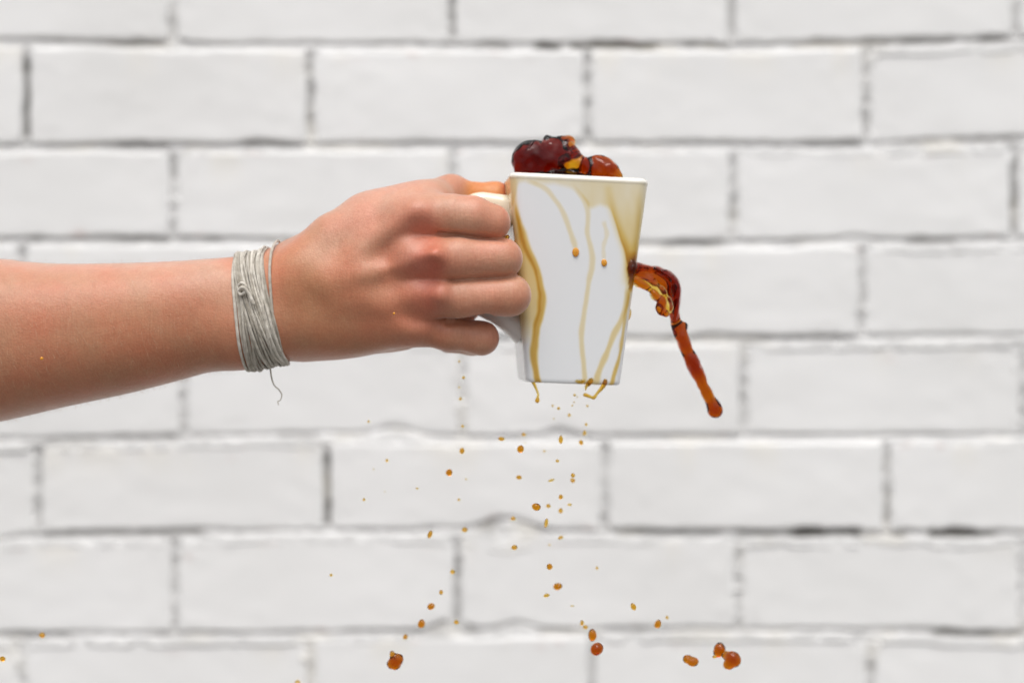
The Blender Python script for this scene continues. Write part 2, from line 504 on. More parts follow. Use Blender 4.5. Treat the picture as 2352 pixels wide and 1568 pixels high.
def brick(course, u0, u1, seed):
    """one brick: a painted face with worn, uneven arrises, dished and rounded, and returns back into the wall"""
    nx = 46 if u1 - u0 > 300 else 30
    nz = 24
    def spread(n):
        t = np.linspace(-1, 1, n)
        return 0.5 + 0.5 * np.sign(t) * (1 - (1 - np.abs(t)) ** 1.9)
    s = spread(nx); t = spread(nz)
    Sg, Tg = np.meshgrid(s, t, indexing='ij')
    u = u0 + 10.0 + Sg * (u1 - u0 - 20.0)
    top = bed_v(course - 1, u) + JH * 0.55 if course > 0 else np.full_like(u, -352 - 220)
    bot = bed_v(course, u) - JH - swell(course, u) if course < len(BEDS) else np.full_like(u, 1908 + 220)
    gp = gap_at(course, u)
    bot = bot - 9.0 * gp * (0.6 + 0.6 * fbm(WX(u) * 70, np.zeros_like(u), 160 + course, 2))
    v = top + Tg * (bot - top)
    x = WX(u); z = WZ(v)
    ex = np.minimum(Sg, 1 - Sg) * (u1 - u0 - 2 * JH) * WS
    ez = np.minimum(Tg, 1 - Tg) * np.abs(bot - top) * WS
    wx = np.clip(1 - ex / 0.03, 0, 1) ; wz = np.clip(1 - ez / 0.02, 0, 1)
    z = z + wz * 0.0013 * (fbm(x * 55, z * 9 + seed * 7, seed, 3) + 0.6 * vnoise(x * 260, z * 20, seed + 5))
    x = x + wx * 0.0016 * (fbm(x * 9 + seed * 3, z * 60, seed + 9, 3) + 0.5 * vnoise(x * 20, z * 260, seed + 6))
    R = 0.0024 + 0.0011 * fbm(x * 30, z * 30, seed + 3, 2)
    rx = np.clip(R - ex, 0, None); rz = np.clip(R - ez, 0, None)
    rd = np.minimum(np.sqrt(rx ** 2 + rz ** 2), R)
    y = R - np.sqrt(np.maximum(R * R - rd * rd, 0))
    y = y + 0.0005 * fbm(x * 14, z * 20, seed + 21, 3) + 0.00035 * fbm(x * 120, z * 120, seed + 31, 2)
    y = y + random.uniform(-0.0010, 0.0012) + random.uniform(-0.006, 0.006) * (x - x.mean()) + random.uniform(-0.01, 0.01) * (z - z.mean())
    # specks where the paint has gone from the upper arris
    up = np.exp(-((Tg * np.abs(bot - top) * WS) / 0.006) ** 2)
    chips = sstep(0.50, 0.72, fbm(x * 75, z * 190, seed + 41, 3)) * up * 0.55
    low = np.exp(-(((1 - Tg) * np.abs(bot - top) * WS) / 0.004) ** 2)
    chips = chips + sstep(0.55, 0.8, fbm(x * 60, z * 120, seed + 45, 3)) * low * 0.5
    yel = sstep(0.15, 0.7, fbm(x * 30, z * 8, seed + 51, 2)) * np.exp(-((Tg * np.abs(bot - top) * WS) / 0.02) ** 2) * 0.35
    dirt = sstep(0.55, 0.85, fbm(x * 45, z * 45, seed + 61, 3)) * 0.05
    V = np.stack([x, WY + y, z], -1)
    # returns
    ring = [(i, 0) for i in range(nx)] + [(nx - 1, j) for j in range(1, nz)] + [(i, nz - 1) for i in range(nx - 2, -1, -1)] + [(0, j) for j in range(nz - 2, 0, -1)]
    F = []
    for i in range(nx - 1):
        for j in range(nz - 1):
            F.append((i * nz + j, i * nz + j + 1, (i + 1) * nz + j + 1, (i + 1) * nz + j))
    verts = V.reshape(-1, 3)
    back = np.array([verts[i * nz + j] for i, j in ring]); back[:, 1] = WY + 0.03
    base = len(verts)
    m = len(ring)
    for k in range(m):
        a = ring[k][0] * nz + ring[k][1]; b2 = ring[(k + 1) % m][0] * nz + ring[(k + 1) % m][1]
        F.append((a, b2, base + (k + 1) % m, base + k))
    F.append(tuple(base + k for k in range(m))[::-1])
    verts = np.vstack([verts, back]) - WO
    dirt = dirt + smudge(u, v, 0); chips = chips + smudge(u, v, 1)
    cl = np.clip(np.stack([dirt, chips, yel], -1).reshape(-1, 3), 0, 1)
    bk = np.zeros((m, 3))
    for q, (i, j) in enumerate(ring):
        if j == nz - 1:
            bk[q, 0] = 0.9 * gp[i, j]
            cl[i * nz + j, 0] = max(cl[i * nz + j, 0], 0.75 * gp[i, j])
    cl = np.vstack([cl, bk])
    return mesh_obj('brick', verts, F, M_PAINT, wall, colors=cl)

HG = {(c, int(HEADS[c][i])): q for (c, i), q in HGAPS.items()}
HEADS = [sorted([h[0] - 645 * k for k in range(1, 4) if h[0] - 645 * k > -1750] + h + [h[-1] + 645 * k for k in range(1, 4) if h[-1] + 645 * k < 4100]) for h in HEADS]
seed = 100
for c in range(len(HEADS)):
    h = HEADS[c]
    for i in range(len(h) - 1):
        if h[i + 1] < -1050 or h[i] > 3400:
            continue
        seed += 13
        brick(c, h[i], h[i + 1], seed)

# mortar: one lumpy sheet set back between the bricks, sloping out to the brick below, hollow where it has fallen out
gx = np.concatenate([np.arange(-1750, -220, 12.0), np.arange(-220, 2580, 4.0), np.arange(2580, 4100, 12.0)]); gv = np.arange(-420, 1990, 3.0)
GU, GV = np.meshgrid(gx, gv, indexing='ij')
X = WX(GU); Z = WZ(GV)
yy = np.full_like(X, 0.010); dirt = np.zeros_like(X)
lump = fbm(X * 55, Z * 90, 5, 3); fine = fbm(X * 240, Z * 240, 8, 2); blobs = np.maximum(fbm(X * 130, Z * 150, 15, 2), -0.2)
for k in range(len(BEDS)):
    bv = bed_v(k, GU); sw = swell(k, GU)
    top = bv - JH - sw - 9.0 * gap_at(k, GU); bot = bv + JH * 0.55
    t = (GV - top) / (bot - top)                        # 0 under the upper brick, 1 on the brick below
    inn = (t > -0.8) & (t < 1.9)
    prof = 0.0032 - 0.0030 * sstep(0.1, 0.9, t + 0.5 * lump) + 0.0010 * lump + 0.0008 * fine - 0.0022 * blobs * sstep(0.1, 0.6, t)
    gap = gap_at(k, GU) * (1 - sstep(0.55, 1.15, t + 0.3 * lump))
    prof = prof * (1 - gap) + 0.0035 * gap
    prof = np.where(sw > 3, np.minimum(prof, 0.0016 + 0.0012 * lump + 0.0030 * (1 - sstep(0.0, 0.35, t))), prof)
    yy = np.where(inn, prof, yy)
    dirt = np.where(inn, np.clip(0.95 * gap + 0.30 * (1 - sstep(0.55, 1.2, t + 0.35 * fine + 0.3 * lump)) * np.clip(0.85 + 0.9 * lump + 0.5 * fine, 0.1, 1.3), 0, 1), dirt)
for c in range(len(HEADS)):
    t0 = bed_v(c - 1, GU) if c > 0 else np.full_like(X, -600)
    t1 = bed_v(c, GU) if c < len(BEDS) else np.full_like(X, 2200)
    for i, hu in enumerate(HEADS[c]):
        inn = (np.abs(GU - hu) < 26) & (GV > t0 + JH * 0.8) & (GV < t1 - JH)
        q = HG.get((c, int(hu)), 0.15)
        frac = (GV - t0) / (t1 - t0)
        pat = 0.3 + 0.7 * sstep(-0.4, 0.5, fbm(X * 12 + i, Z * 38, 200 + c * 7 + i, 3) + 0.5 * q)
        cen = np.exp(-((GU - hu + 4 * vnoise(X * 0, Z * 60, 77 + c)) / 9.0) ** 2)
        gap = q * pat * cen * sstep(0.06, 0.2, frac) * (1 - sstep(0.86, 0.97, frac))
        prof = 0.0018 + 0.0016 * lump + 0.0008 * fine - 0.001 * blobs + 0.003 * gap
        yy = np.where(inn, prof, yy)
        dirt = np.where(inn, np.clip(0.72 * gap + 0.17 * (1 - sstep(8, 17, np.abs(GU - hu + 5 * fine))) + 0.26 * np.maximum(lump, 0) + 0.15 * fine * (lump > 0), 0, 1), dirt)
V = np.stack([X, WY + np.maximum(yy, 0.0003), Z], -1).reshape(-1, 3) - WO
nxg, nzg = GU.shape
ii, jj = np.meshgrid(np.arange(nxg - 1), np.arange(nzg - 1), indexing='ij')
a = (ii * nzg + jj).ravel()
F = np.stack([a, a + 1, a + nzg + 1, a + nzg], 1)
cl = np.zeros((len(V), 3)); cl[:, 0] = dirt.ravel()
cl[:, 2] = (sstep(0.1, 0.6, fbm(X * 20, Z * 20, 90, 3)) * 0.3).ravel()
mesh_obj('mortar', V, F, M_PAINT, wall, colors=cl)
# the rest of the wall, beyond what the photograph shows: its body behind the bricks
bm = bmesh.new()
bmesh.ops.create_cube(bm, size=1, matrix=Matrix.Translation((0, 0.135, 0.20)) @ Matrix.Diagonal((4.2, 0.2, 3.4, 1)))
me = bpy.data.meshes.new('masonry_core'); bm.to_mesh(me); bm.free(); me.materials.append(M_PAINT)
link(bpy.data.objects.new('masonry_core', me), wall)

# the paved ground the wall stands on, unseen; added for its bounce and reflections
m_g, t_g, b_g, o_g = new_mat('added_unseen_paving')
ng = node(t_g, 'ShaderNodeTexNoise', Scale=9.0, Detail=6.0)
rg = node(t_g, 'ShaderNodeValToRGB')
rg.color_ramp.elements[0].color = (0.10, 0.095, 0.09, 1); rg.color_ramp.elements[1].color = (0.20, 0.19, 0.175, 1)
tg = node(t_g, 'ShaderNodeNewGeometry')
t_g.links.new(tg.outputs['Position'], ng.inputs['Vector']); t_g.links.new(ng.outputs['Fac'], rg.inputs['Fac']); t_g.links.new(rg.outputs['Color'], b_g.inputs['Base Color'])
b_g.inputs['Roughness'].default_value = 0.85
gr = mesh_obj('added_unseen_ground', [(-40, -60, -1.25), (40, -60, -1.25), (40, 20, -1.25), (-40, 20, -1.25)], [(0, 1, 2, 3)], m_g, smooth=False)
tag(gr, kind='structure')

# ------------------------------------------------------------------ THE ARM AND HAND (one continuous body)
# stations along forearm, wrist and back of the hand: u, top v, bottom v, depth of the axis mm, half thickness mm
ARM = np.array([(-900, 650, 1075, -10, 39), (-660, 622, 1068, -10, 41), (-430, 604, 1048, -10, 41), (-200, 598, 1010, -10, 39), (0, 595, 968, -10, 35.5), (60, 601, 955, -10, 34), (150, 606, 934, -10, 32), (300, 604, 902, -10, 28),
                (420, 599, 871, -11, 24.5), (540, 590, 837, -11.5, 20.5), (600, 585, 825, -12, 19), (660, 581, 818, -12.5, 18), (720, 565, 818, -13, 17.5), (780, 540, 819, -14, 17),
                (840, 486, 813, -15.5, 17), (900, 461, 801, -17.5, 16.5), (950, 448, 791, -19.5, 15), (1000, 447, 780, -21, 13.5), (1040, 455, 765, -22, 12)], float)
tab = []
for u, tv, bv, yc, hd in ARM:
    y = yc / 1000
    a = P(u, tv, y); b = P(u, bv, y)
    tab.append((a[0], (a[2] + b[2]) / 2, (a[2] - b[2]) / 2, y, hd / 1000))
tab = catmull(tab, 12)
XEND = P(990, 0, -0.02)[0]; XBEG = P(-860, 0, -0.01)[0]

def body_loft(p):
    zc, a, yc, b = [np.interp(p[:, 0], tab[:, 0], tab[:, k]) for k in (1, 2, 3, 4)]
    dy = p[:, 1] - yc; dz = p[:, 2] - zc
    e = 2.25
    rho = (np.abs(dy / b) ** e + np.abs(dz / a) ** e) ** (1 / e) + 1e-6
    r = np.sqrt(dy * dy + dz * dz) + 1e-7
    d = r * (1 - 1 / rho)
    d = np.where(rho < 0.5, -0.5 * np.minimum(a, b), d)
    d = smax(d, p[:, 0] - XEND, 0.012)
    return smax(d, XBEG - p[:, 0], 0.02)

def J(u, v, ymm): return P(u, v, ymm / 1000)
def RR(px): return PX(px, -0.02)
# joints: knuckle, middle joint, end joint, fingertip
FINGERS = [
    ([J(930, 500, -25), J(1035, 497, -27.5), J(1085, 500, -27), J(1130, 511, -25), J(1112, 512, 3), J(1045, 512, 9)], [50, 48, 46.5, 38.5, 37, 36]),
    ([J(955, 592, -28), J(1050, 594, -29.5), J(1151, 594, -26), J(1126, 598, 4), J(1062, 602, 12)], [50, 48, 45, 41, 36]),
    ([J(965, 680, -26), J(1060, 684, -27), J(1171, 678, -25), J(1138, 684, 5), J(1072, 688, 12)], [48, 46.5, 45, 40, 36]),
    ([J(930, 745, -20), J(1030, 765, -19), J(1106, 776, -15.5), J(1085, 782, 8), J(1030, 782, 12)], [44, 38, 37, 33, 30])]

def finger(p, jn, rd):
    d = None
    for i in range(len(jn) - 1):
        c = cone(p, jn[i], jn[i + 1], RR(rd[i]), RR(rd[i + 1]))
        d = c if d is None else smin(d, c, 0.003)
    return d

def hand_field(p):
    d = body_loft(p)
    # thumb: base, ball, end joint, tip lying along the handle
    th = cone(p, J(660, 640, -6), J(838, 507, -6), RR(52), RR(45))
    th = smin(th, cone(p, J(838, 507, -6), J(1034, 441, 2), RR(44), RR(37)), 0.006)
    th = smin(th, ball(p, J(1040, 438, 2), RR(35)), 0.004)
    th = smin(th, cone(p, J(1044, 446, 3), J(1138, 453, 9), RR(34), RR(33)), 0.003)
    th = smin(th, ellip(p, J(1140, 450, 9), np.array([RR(29), RR(34), RR(30)])), 0.004)
    d = smin(d, th, 0.010)
    d = smin(d, cone(p, J(700, 620, 0), J(900, 560, 4), RR(60), RR(40)), 0.016)      # ball of the thumb, palm side
    d = smin(d, cone(p, J(770, 545, -17), J(965, 474, -19), RR(50), RR(38)), 0.014)
    d = smin(d, cone(p, J(860, 500, -10), J(1000, 455, -10), RR(34), RR(26)), 0.014)  # flesh between thumb and first finger
    d = smin(d, cone(p, J(900, 740, -2), J(1050, 725, 8), RR(46), RR(40)), 0.008)
    d = smin(d, cone(p, J(700, 770, -4), J(920, 755, -2), RR(50), RR(42)), 0.012)   # heel of the hand
    # tendons and knuckle heads on the back of the hand
    for a, b, r in (((760, 640, -27), (950, 500, -33), 18), ((770, 655, -28), (975, 590, -38), 20), ((775, 690, -26), (985, 678, -35), 17)):
        d = smin(d, cone(p, J(*a), J(*b), RR(r), RR(r)), 0.008)
    for c, r in (((964, 492, -32.5), 27), ((986, 588, -39.5), 32), ((996, 676, -36), 26), ((952, 742, -26), 25)):
        d = smin(d, ball(p, J(*c), RR(r)), 0.0075)
    for c, r in (((966, 547, -39), 24), ((962, 638, -41), 34), ((962, 713, -36.5), 28), ((885, 583, -40.5), 30), ((895, 665, -41.5), 30)):  # hollows between the knuckles
        d = smax(d, -ball(p, J(*c), RR(r)), 0.010)
    f = None
    for jn, rd in FINGERS:
        g = finger(p, jn, rd)
        f = g if f is None else smin(f, g, 0.0006)
    d = smin(d, f, 0.0052)
    for a, b, r in (((1006, 533, -33), (1158, 549, -31), 6.5), ((1040, 645, -35), (1182, 634, -33), 6.5), ((1026, 743, -27.5), (1118, 732, -24), 13)):
        d = smax(d, -flat_cone(p, J(*a), J(*b), RR(r * .35), RR(r), 0.32), 0.0016)
    # bony bump on the thumb side of the wrist, and the ulna
    d = smin(d, ball(p, J(700, 622, -21), RR(44)), 0.014)
    d = smin(d, ball(p, J(560, 770, -18), RR(52)), 0.018)
    return d

lo = np.array([XBEG - 0.012, -0.062, -0.070]); hi = np.array([P(1240, 0, -0.03)[0], 0.045, P(0, 385, 0)[2]])
V, F = polish(hand_field, lo, hi, 0.0010)
# skin colour: flushed knuckles, tanned wrist, coffee-wet thumb, and top light painted as pale spots
cam_p = (V - np.array([0, CAMY, 0]))
U_ = 1176 + cam_p[:, 0] / (cam_p[:, 1] * 36 / LENS / 2352); V_ = 784 - cam_p[:, 2] / (cam_p[:, 1] * 36 / LENS / 2352)
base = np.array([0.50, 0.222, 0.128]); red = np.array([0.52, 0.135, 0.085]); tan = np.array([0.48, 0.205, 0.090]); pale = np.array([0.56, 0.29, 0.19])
C = np.tile(base, (len(V), 1))
def spot(pt, r): return np.exp(-(((V - pt) ** 2).sum(1)) / (r * r))
def blend(Cc, m, c): return Cc * (1 - m[:, None]) + c * m[:, None]
m = sum(spot(J(*c), r / 1000) * s for c, r, s in (((965, 508, -33), 8, .85), ((995, 604, -38), 9, .5), ((962, 618, -38), 10, .6), ((1000, 690, -34), 9, .6), ((960, 740, -26), 8, .3),
    ((1160, 510, -22), 7, .45), ((1190, 595, -24), 7, .5), ((1210, 685, -22), 7, .6), ((1135, 785, -14), 7, .5), ((1040, 420, 0), 9, .35), ((1060, 595, -36), 7, .15)))
C = blend(C, np.clip(m, 0, 0.85), red)
m = sum(spot(J(*c), r / 1000) * s for c, r, s in (((700, 640, -28), 17, .5), ((760, 760, -28), 22, .35), ((300, 740, -36), 40, .25)))
C = blend(C, np.clip(m, 0, 0.7), tan)
m = sstep(560, 500, U_) * 0.35
C = blend(C, m, np.array([0.44, 0.178, 0.090]))
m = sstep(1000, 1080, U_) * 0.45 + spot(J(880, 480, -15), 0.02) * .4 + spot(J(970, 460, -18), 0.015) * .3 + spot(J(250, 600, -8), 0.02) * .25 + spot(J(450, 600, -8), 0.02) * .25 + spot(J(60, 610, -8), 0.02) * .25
C = blend(C, np.clip(m, 0, 0.6), pale)  # fingers are paler skin; lit tops of hand and forearm are painted lighter
tip = sstep(1055, 1085, U_) * (V[:, 1] > -0.012) * (V_ < 475)
C = blend(C, 0.85 * tip, np.array([0.60, 0.235, 0.055]))
m = sstep(1140, 1162, U_) * tip
C = blend(C, 0.7 * m, np.array([0.42, 0.07, 0.035]))
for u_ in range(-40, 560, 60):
    C = blend(C, 0.5 * spot(J(u_, 612, -20), 0.011), np.array([0.60, 0.36, 0.27]))  # light along the top of the forearm, put into the skin colour
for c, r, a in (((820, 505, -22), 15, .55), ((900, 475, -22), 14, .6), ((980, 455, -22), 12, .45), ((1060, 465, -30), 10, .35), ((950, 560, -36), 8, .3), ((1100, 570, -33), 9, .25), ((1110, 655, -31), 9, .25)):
    C = blend(C, a * spot(J(*c), r / 1000), np.array([0.60, 0.345, 0.255]))  # lit upper hand, knuckle and fingers painted paler
C *= (1 + 0.05 * fbm(V[:, 0] * 60, V[:, 2] * 60, 3, 3))[:, None]
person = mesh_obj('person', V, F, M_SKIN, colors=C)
tag(person, 'bare right forearm and hand gripping the white mug by its handle', 'person')

# fine pale down on the forearm
Vp, Fp = np.array(V), np.asarray(F)
fc = Vp[Fp].mean(1); fn = np.cross(Vp[Fp[:, 2]] - Vp[Fp[:, 0]], Vp[Fp[:, 3]] - Vp[Fp[:, 1]]); fn /= np.linalg.norm(fn, axis=1)[:, None] + 1e-12
cand = np.where((fc[:, 0] > P(-60, 0, -.02)[0]) & (fc[:, 0] < P(520, 0, -.02)[0]) & (fn[:, 1] < 0.5))[0]
pick = rng.choice(cand, 2600)
HVv, HFf = [], []
for q in pick:
    nrm = fn[q]; g = np.array([0.45 + 0.25 * rng.normal(), 0.1 * rng.normal(), -1.0]); g -= nrm * g.dot(nrm); g /= np.linalg.norm(g) + 1e-9
    c0 = fc[q] + rng.normal(size=3) * 0.0003; c0 -= nrm * 0.0002
    L = rng.uniform(0.003, 0.007); sd = np.cross(nrm, g) * 0.00002
    p1 = c0 + g * L * .5 + nrm * L * .28; p2 = c0 + g * L + nrm * L * .30
    b_ = len(HVv)
    HVv += [c0 - sd, c0 + sd, p1 + sd * .8, p1 - sd * .8, p2]
    HFf += [(b_, b_ + 1, b_ + 2, b_ + 3), (b_ + 3, b_ + 2, b_ + 4)]
m_h, t_h, b_h, o_h = new_mat('pale_down')
b_h.inputs['Base Color'].default_value = (0.48, 0.31, 0.19, 1)
b_h.inputs['Roughness'].default_value = 0.5
hair = mesh_obj('arm_hair', HVv, HFf, m_h, person, smooth=False)
tag(hair, kind='stuff')

# ------------------------------------------------------------------ THREAD WOUND ROUND THE WRIST
bracelet = empty('thread_bracelet', tuple(J(595, 700, -12)))
tag(bracelet, 'grey white cotton thread wound many times round the wrist, loose end hanging', 'bracelet')
BO = J(595, 700, -12)

def wrist_pts(us, ang, off):
    """points on the skin round the wrist at stations us and angles ang, lifted by off"""
    xs = P(0, 0, -0.026)[0] + us * PX(1, -0.026)
    zc, yc = np.interp(xs, tab[:, 0], tab[:, 1]), np.interp(xs, tab[:, 0], tab[:, 3])
    dirs = np.stack([np.zeros_like(ang), -np.cos(ang), np.sin(ang)], -1)
    o = np.stack([xs, yc, zc], -1)
    a = np.full(len(ang), 0.005); b = np.full(len(ang), 0.045)
    for _ in range(22):
        mid = (a + b) / 2
        f = hand_field(o + dirs * mid[:, None])
        a = np.where(f < 0, mid, a); b = np.where(f < 0, b, mid)
    return o + dirs * (a + off)[:, None]

NA = 72
ang = np.linspace(0, 2 * math.pi, NA, endpoint=False)
tt = 0.5 - 0.5 * np.sin(ang)                            # 0 at the top of the wrist, 1 underneath
def strand(fr_top, fr_bot, off, r, wob, ph, name='strand'):
    fr = fr_top + (fr_bot - fr_top) * tt
    back = np.clip(-np.cos(ang), 0, 1)
    fr = fr * (1 - 0.3 * back) + 0.5 * 0.3 * back
    us = (532 + 28 * tt) + fr * (66 + 24 * tt) + wob * np.sin(2 * ang + ph) + 0.5 * wob * np.sin(5 * ang + 2 * ph)
    offs = off + 0.0003 * np.sin(3 * ang + ph) + 0.00015 * np.sin(11 * ang + ph * 3)
    pts = wrist_pts(us, ang, offs)
    v, f = tube(pts - BO, r, 8, closed=True)
    return mesh_obj(name, v, f, M_THREAD, bracelet)
for i in range(21):
    q = i / 20
    strand(q + random.uniform(-.02, .02), q + random.uniform(-.03, .03), 0.0005, 0.00054 + random.uniform(-.00008, .0001), random.uniform(.5, 1.8), random.uniform(0, 6))
for a, b, o_ in ((.02, .55, .0017), (.06, .48, .0016), (.2, .86, .0017), (.52, .80, .0017), (.80, 1.0, .0017), (.10, .62, .0018), (.0, .78, .0019), (.28, .95, .0017), (.45, .9, .0018), (.62, .98, .0016), (.9, .74, .0018), (.7, .3, .0017), (.36, .12, .0016), (.14, .7, .0017), (.3, .66, .0019), (.58, .92, .0018)):
    strand(a, b, o_ - .0003, 0.00052 + random.uniform(-.0001, .0001), random.uniform(.5, 2.0), random.uniform(0, 6))
# a single turn that has slipped towards the hand and stands off the skin on top
us = 619 + 20 * tt
pts = wrist_pts(us, ang, 0.0006 + 0.0010 * np.clip(np.sin(ang), 0, 1) ** 4)
v, f = tube(pts - BO, 0.0006, 8, closed=True)
mesh_obj('strand', v, f, M_THREAD, bracelet)
kn = np.array([J(549, 655, -34), J(556, 650, -35.3), J(564, 657, -35.5), J(563, 670, -35.3), J(553, 676, -34.6), J(549, 668, -34.2), J(558, 660, -36), J(570, 672, -35.6), J(584, 700, -35.2)])
v, f = tube(catmull(kn, 7) - BO, 0.0007, 8)
mesh_obj('knot', v, f, M_THREAD, bracelet)
le = np.array([J(622, 824, -12), J(621, 845, -14), J(624, 868, -15), J(630, 885, -15), J(640, 894, -15), J(647, 906, -15), J(644, 918, -15), J(638, 922, -15), J(640, 930, -15)])
v, f = tube(catmull(le, 8) - BO, np.linspace(0.00042, 0.00022, 8 * 8 + 1), 6)
mesh_obj('loose_end', v, f, M_THREAD, bracelet)

# ------------------------------------------------------------------ THE MUG
MH, W0, W1 = 0.0885, 0.0205, 0.0299                     # height, half widths at foot and rim
MUG_LOC = (0.0247, 0.010, -0.0182)
MUG_ROT = (0.0, math.radians(2.2), math.radians(5.0))
mug = empty('coffee_mug', MUG_LOC, MUG_ROT)
tag(mug, 'white tapered square mug tipped in the hand, streaked with coffee', 'mug')
MUGM = Matrix.Translation(MUG_LOC) @ Euler(MUG_ROT).to_matrix().to_4x4()

NF, NC = 120, 12                                        # points along a side, round a corner
def ring_pts(hw, rc, z):
    """rounded square, starting at the front-left corner, running along the front"""
    out = []
    cs = [(-1, -1), (1, -1), (1, 1), (-1, 1)]
    for k in range(4):
        c0 = cs[k]
        a0 = math.pi + k * math.pi / 2
        cx, cyy = c0[0] * (hw - rc), c0[1] * (hw - rc)
        for j in range(NC):
            a = a0 + (j / NC) * math.pi / 2
            out.append((cx + rc * math.cos(a), cyy + rc * math.sin(a), z))
        c1 = cs[(k + 1) % 4]
        e0 = np.array((cx + rc * math.cos(a0 + math.pi / 2), cyy + rc * math.sin(a0 + math.pi / 2)))
        a1 = a0 + math.pi / 2
        e1 = np.array((c1[0] * (hw - rc) + rc * math.cos(a1), c1[1] * (hw - rc) + rc * math.sin(a1)))
        nf = NF if k == 0 else (60 if k != 2 else 12)
        for j in range(nf):
            q = e0 + (e1 - e0) * (j / nf)
            out.append((q[0], q[1], z))
    return out

rings = []
def hw_at(z): return W0 + (W1 - W0) * z / MH
RC0, RC1 = 0.0042, 0.0048
rings.append(ring_pts(W0 - 0.006, 0.003, 0.0016)); rings.append(ring_pts(W0 - 0.0032, 0.0032, 0.0003)); rings.append(ring_pts(W0 - 0.0014, 0.0036, 0.0))
for a in np.linspace(0.25, 1, 4):
    rings.append(ring_pts(W0 - 0.0011 * (1 - math.sin(a * math.pi / 2)), RC0, 0.0011 * (1 - math.cos(a * math.pi / 2))))
NZ = 190
for k in range(1, NZ):
    z = 0.0011 + (MH - 0.0022 - 0.0011) * k / NZ
    t = z / MH
    rings.append(ring_pts(hw_at(z), RC0 + (RC1 - RC0) * t, z))
for a in np.linspace(0, math.pi, 9):
    rings.append(ring_pts(hw_at(MH) - 0.0021 + 0.0021 * math.cos(a), RC1 - 0.0021 + 0.0021 * math.cos(a), MH - 0.0021 + 0.0021 * math.sin(a)))
for z in np.linspace(MH - 0.003, 0.007, 14):
    rings.append(ring_pts(hw_at(z) - 0.0044, 0.0026, z))
rings.append(ring_pts(W0 - 0.008, 0.0028, 0.0045))
NR = len(rings[0])
V = np.array(rings).reshape(-1, 3)
SKEW = -0.022                                           # the hand-made body leans a little towards its handle
F = []
for i in range(len(rings) - 1):
    for j in range(NR):
        j2 = (j + 1) % NR
        F.append((i * NR + j, i * NR + j2, (i + 1) * NR + j2, (i + 1) * NR + j))
F.append(tuple(range(NR))[::-1])
F.append(tuple((len(rings) - 1) * NR + j for j in range(NR)))

# coffee film on the glaze. Its drawing is kept in the face's own coordinates (0..1 across, 0..1 up),
# surveyed on a 1476-wide enlargement: corners TL (255,250) TR (950,285) BL (318,1300) BR (805,1318)
def to_sheet(s, t):
    s = s[:, None]; t = t[:, None]
    bl, br, tl, tr = [np.array(q, float) for q in ((318, 1300), (805, 1318), (255, 250), (950, 285))]
    return (bl * (1 - s) + br * s) * (1 - t) + (tl * (1 - s) + tr * s) * t

def from_sheet(zx, zy):
    """sheet -> (x fraction, z fraction), by a few Newton steps"""
    q = np.array([0.5, 0.5]); target = np.array([zx, zy], float)
    for _ in range(12):
        f0 = to_sheet(q[:1], q[1:])[0]
        Jm = np.stack([(to_sheet(q[:1] + 1e-4, q[1:])[0] - f0) / 1e-4, (to_sheet(q[:1], q[1:] + 1e-4)[0] - f0) / 1e-4], 1)
        q = q + np.linalg.solve(Jm, target - f0)
    return q

def seg_dist(pts, line):
    """distance to a polyline, and the fraction along it"""
    line = catmull(np.array(line, float), 8)
    best = np.full(len(pts), 1e9); fr = np.zeros(len(pts))
    n = len(line) - 1
    for i in range(n):
        a, b = line[i], line[i + 1]
        ba = b - a
        t = np.clip(((pts - a) @ ba) / (ba @ ba + 1e-9), 0, 1)
        d = np.sqrt(((pts - a - t[:, None] * ba) ** 2).sum(1))
        m = d < best
        best = np.where(m, d, best); fr = np.where(m, (i + t) / n, fr)
    return best, fr

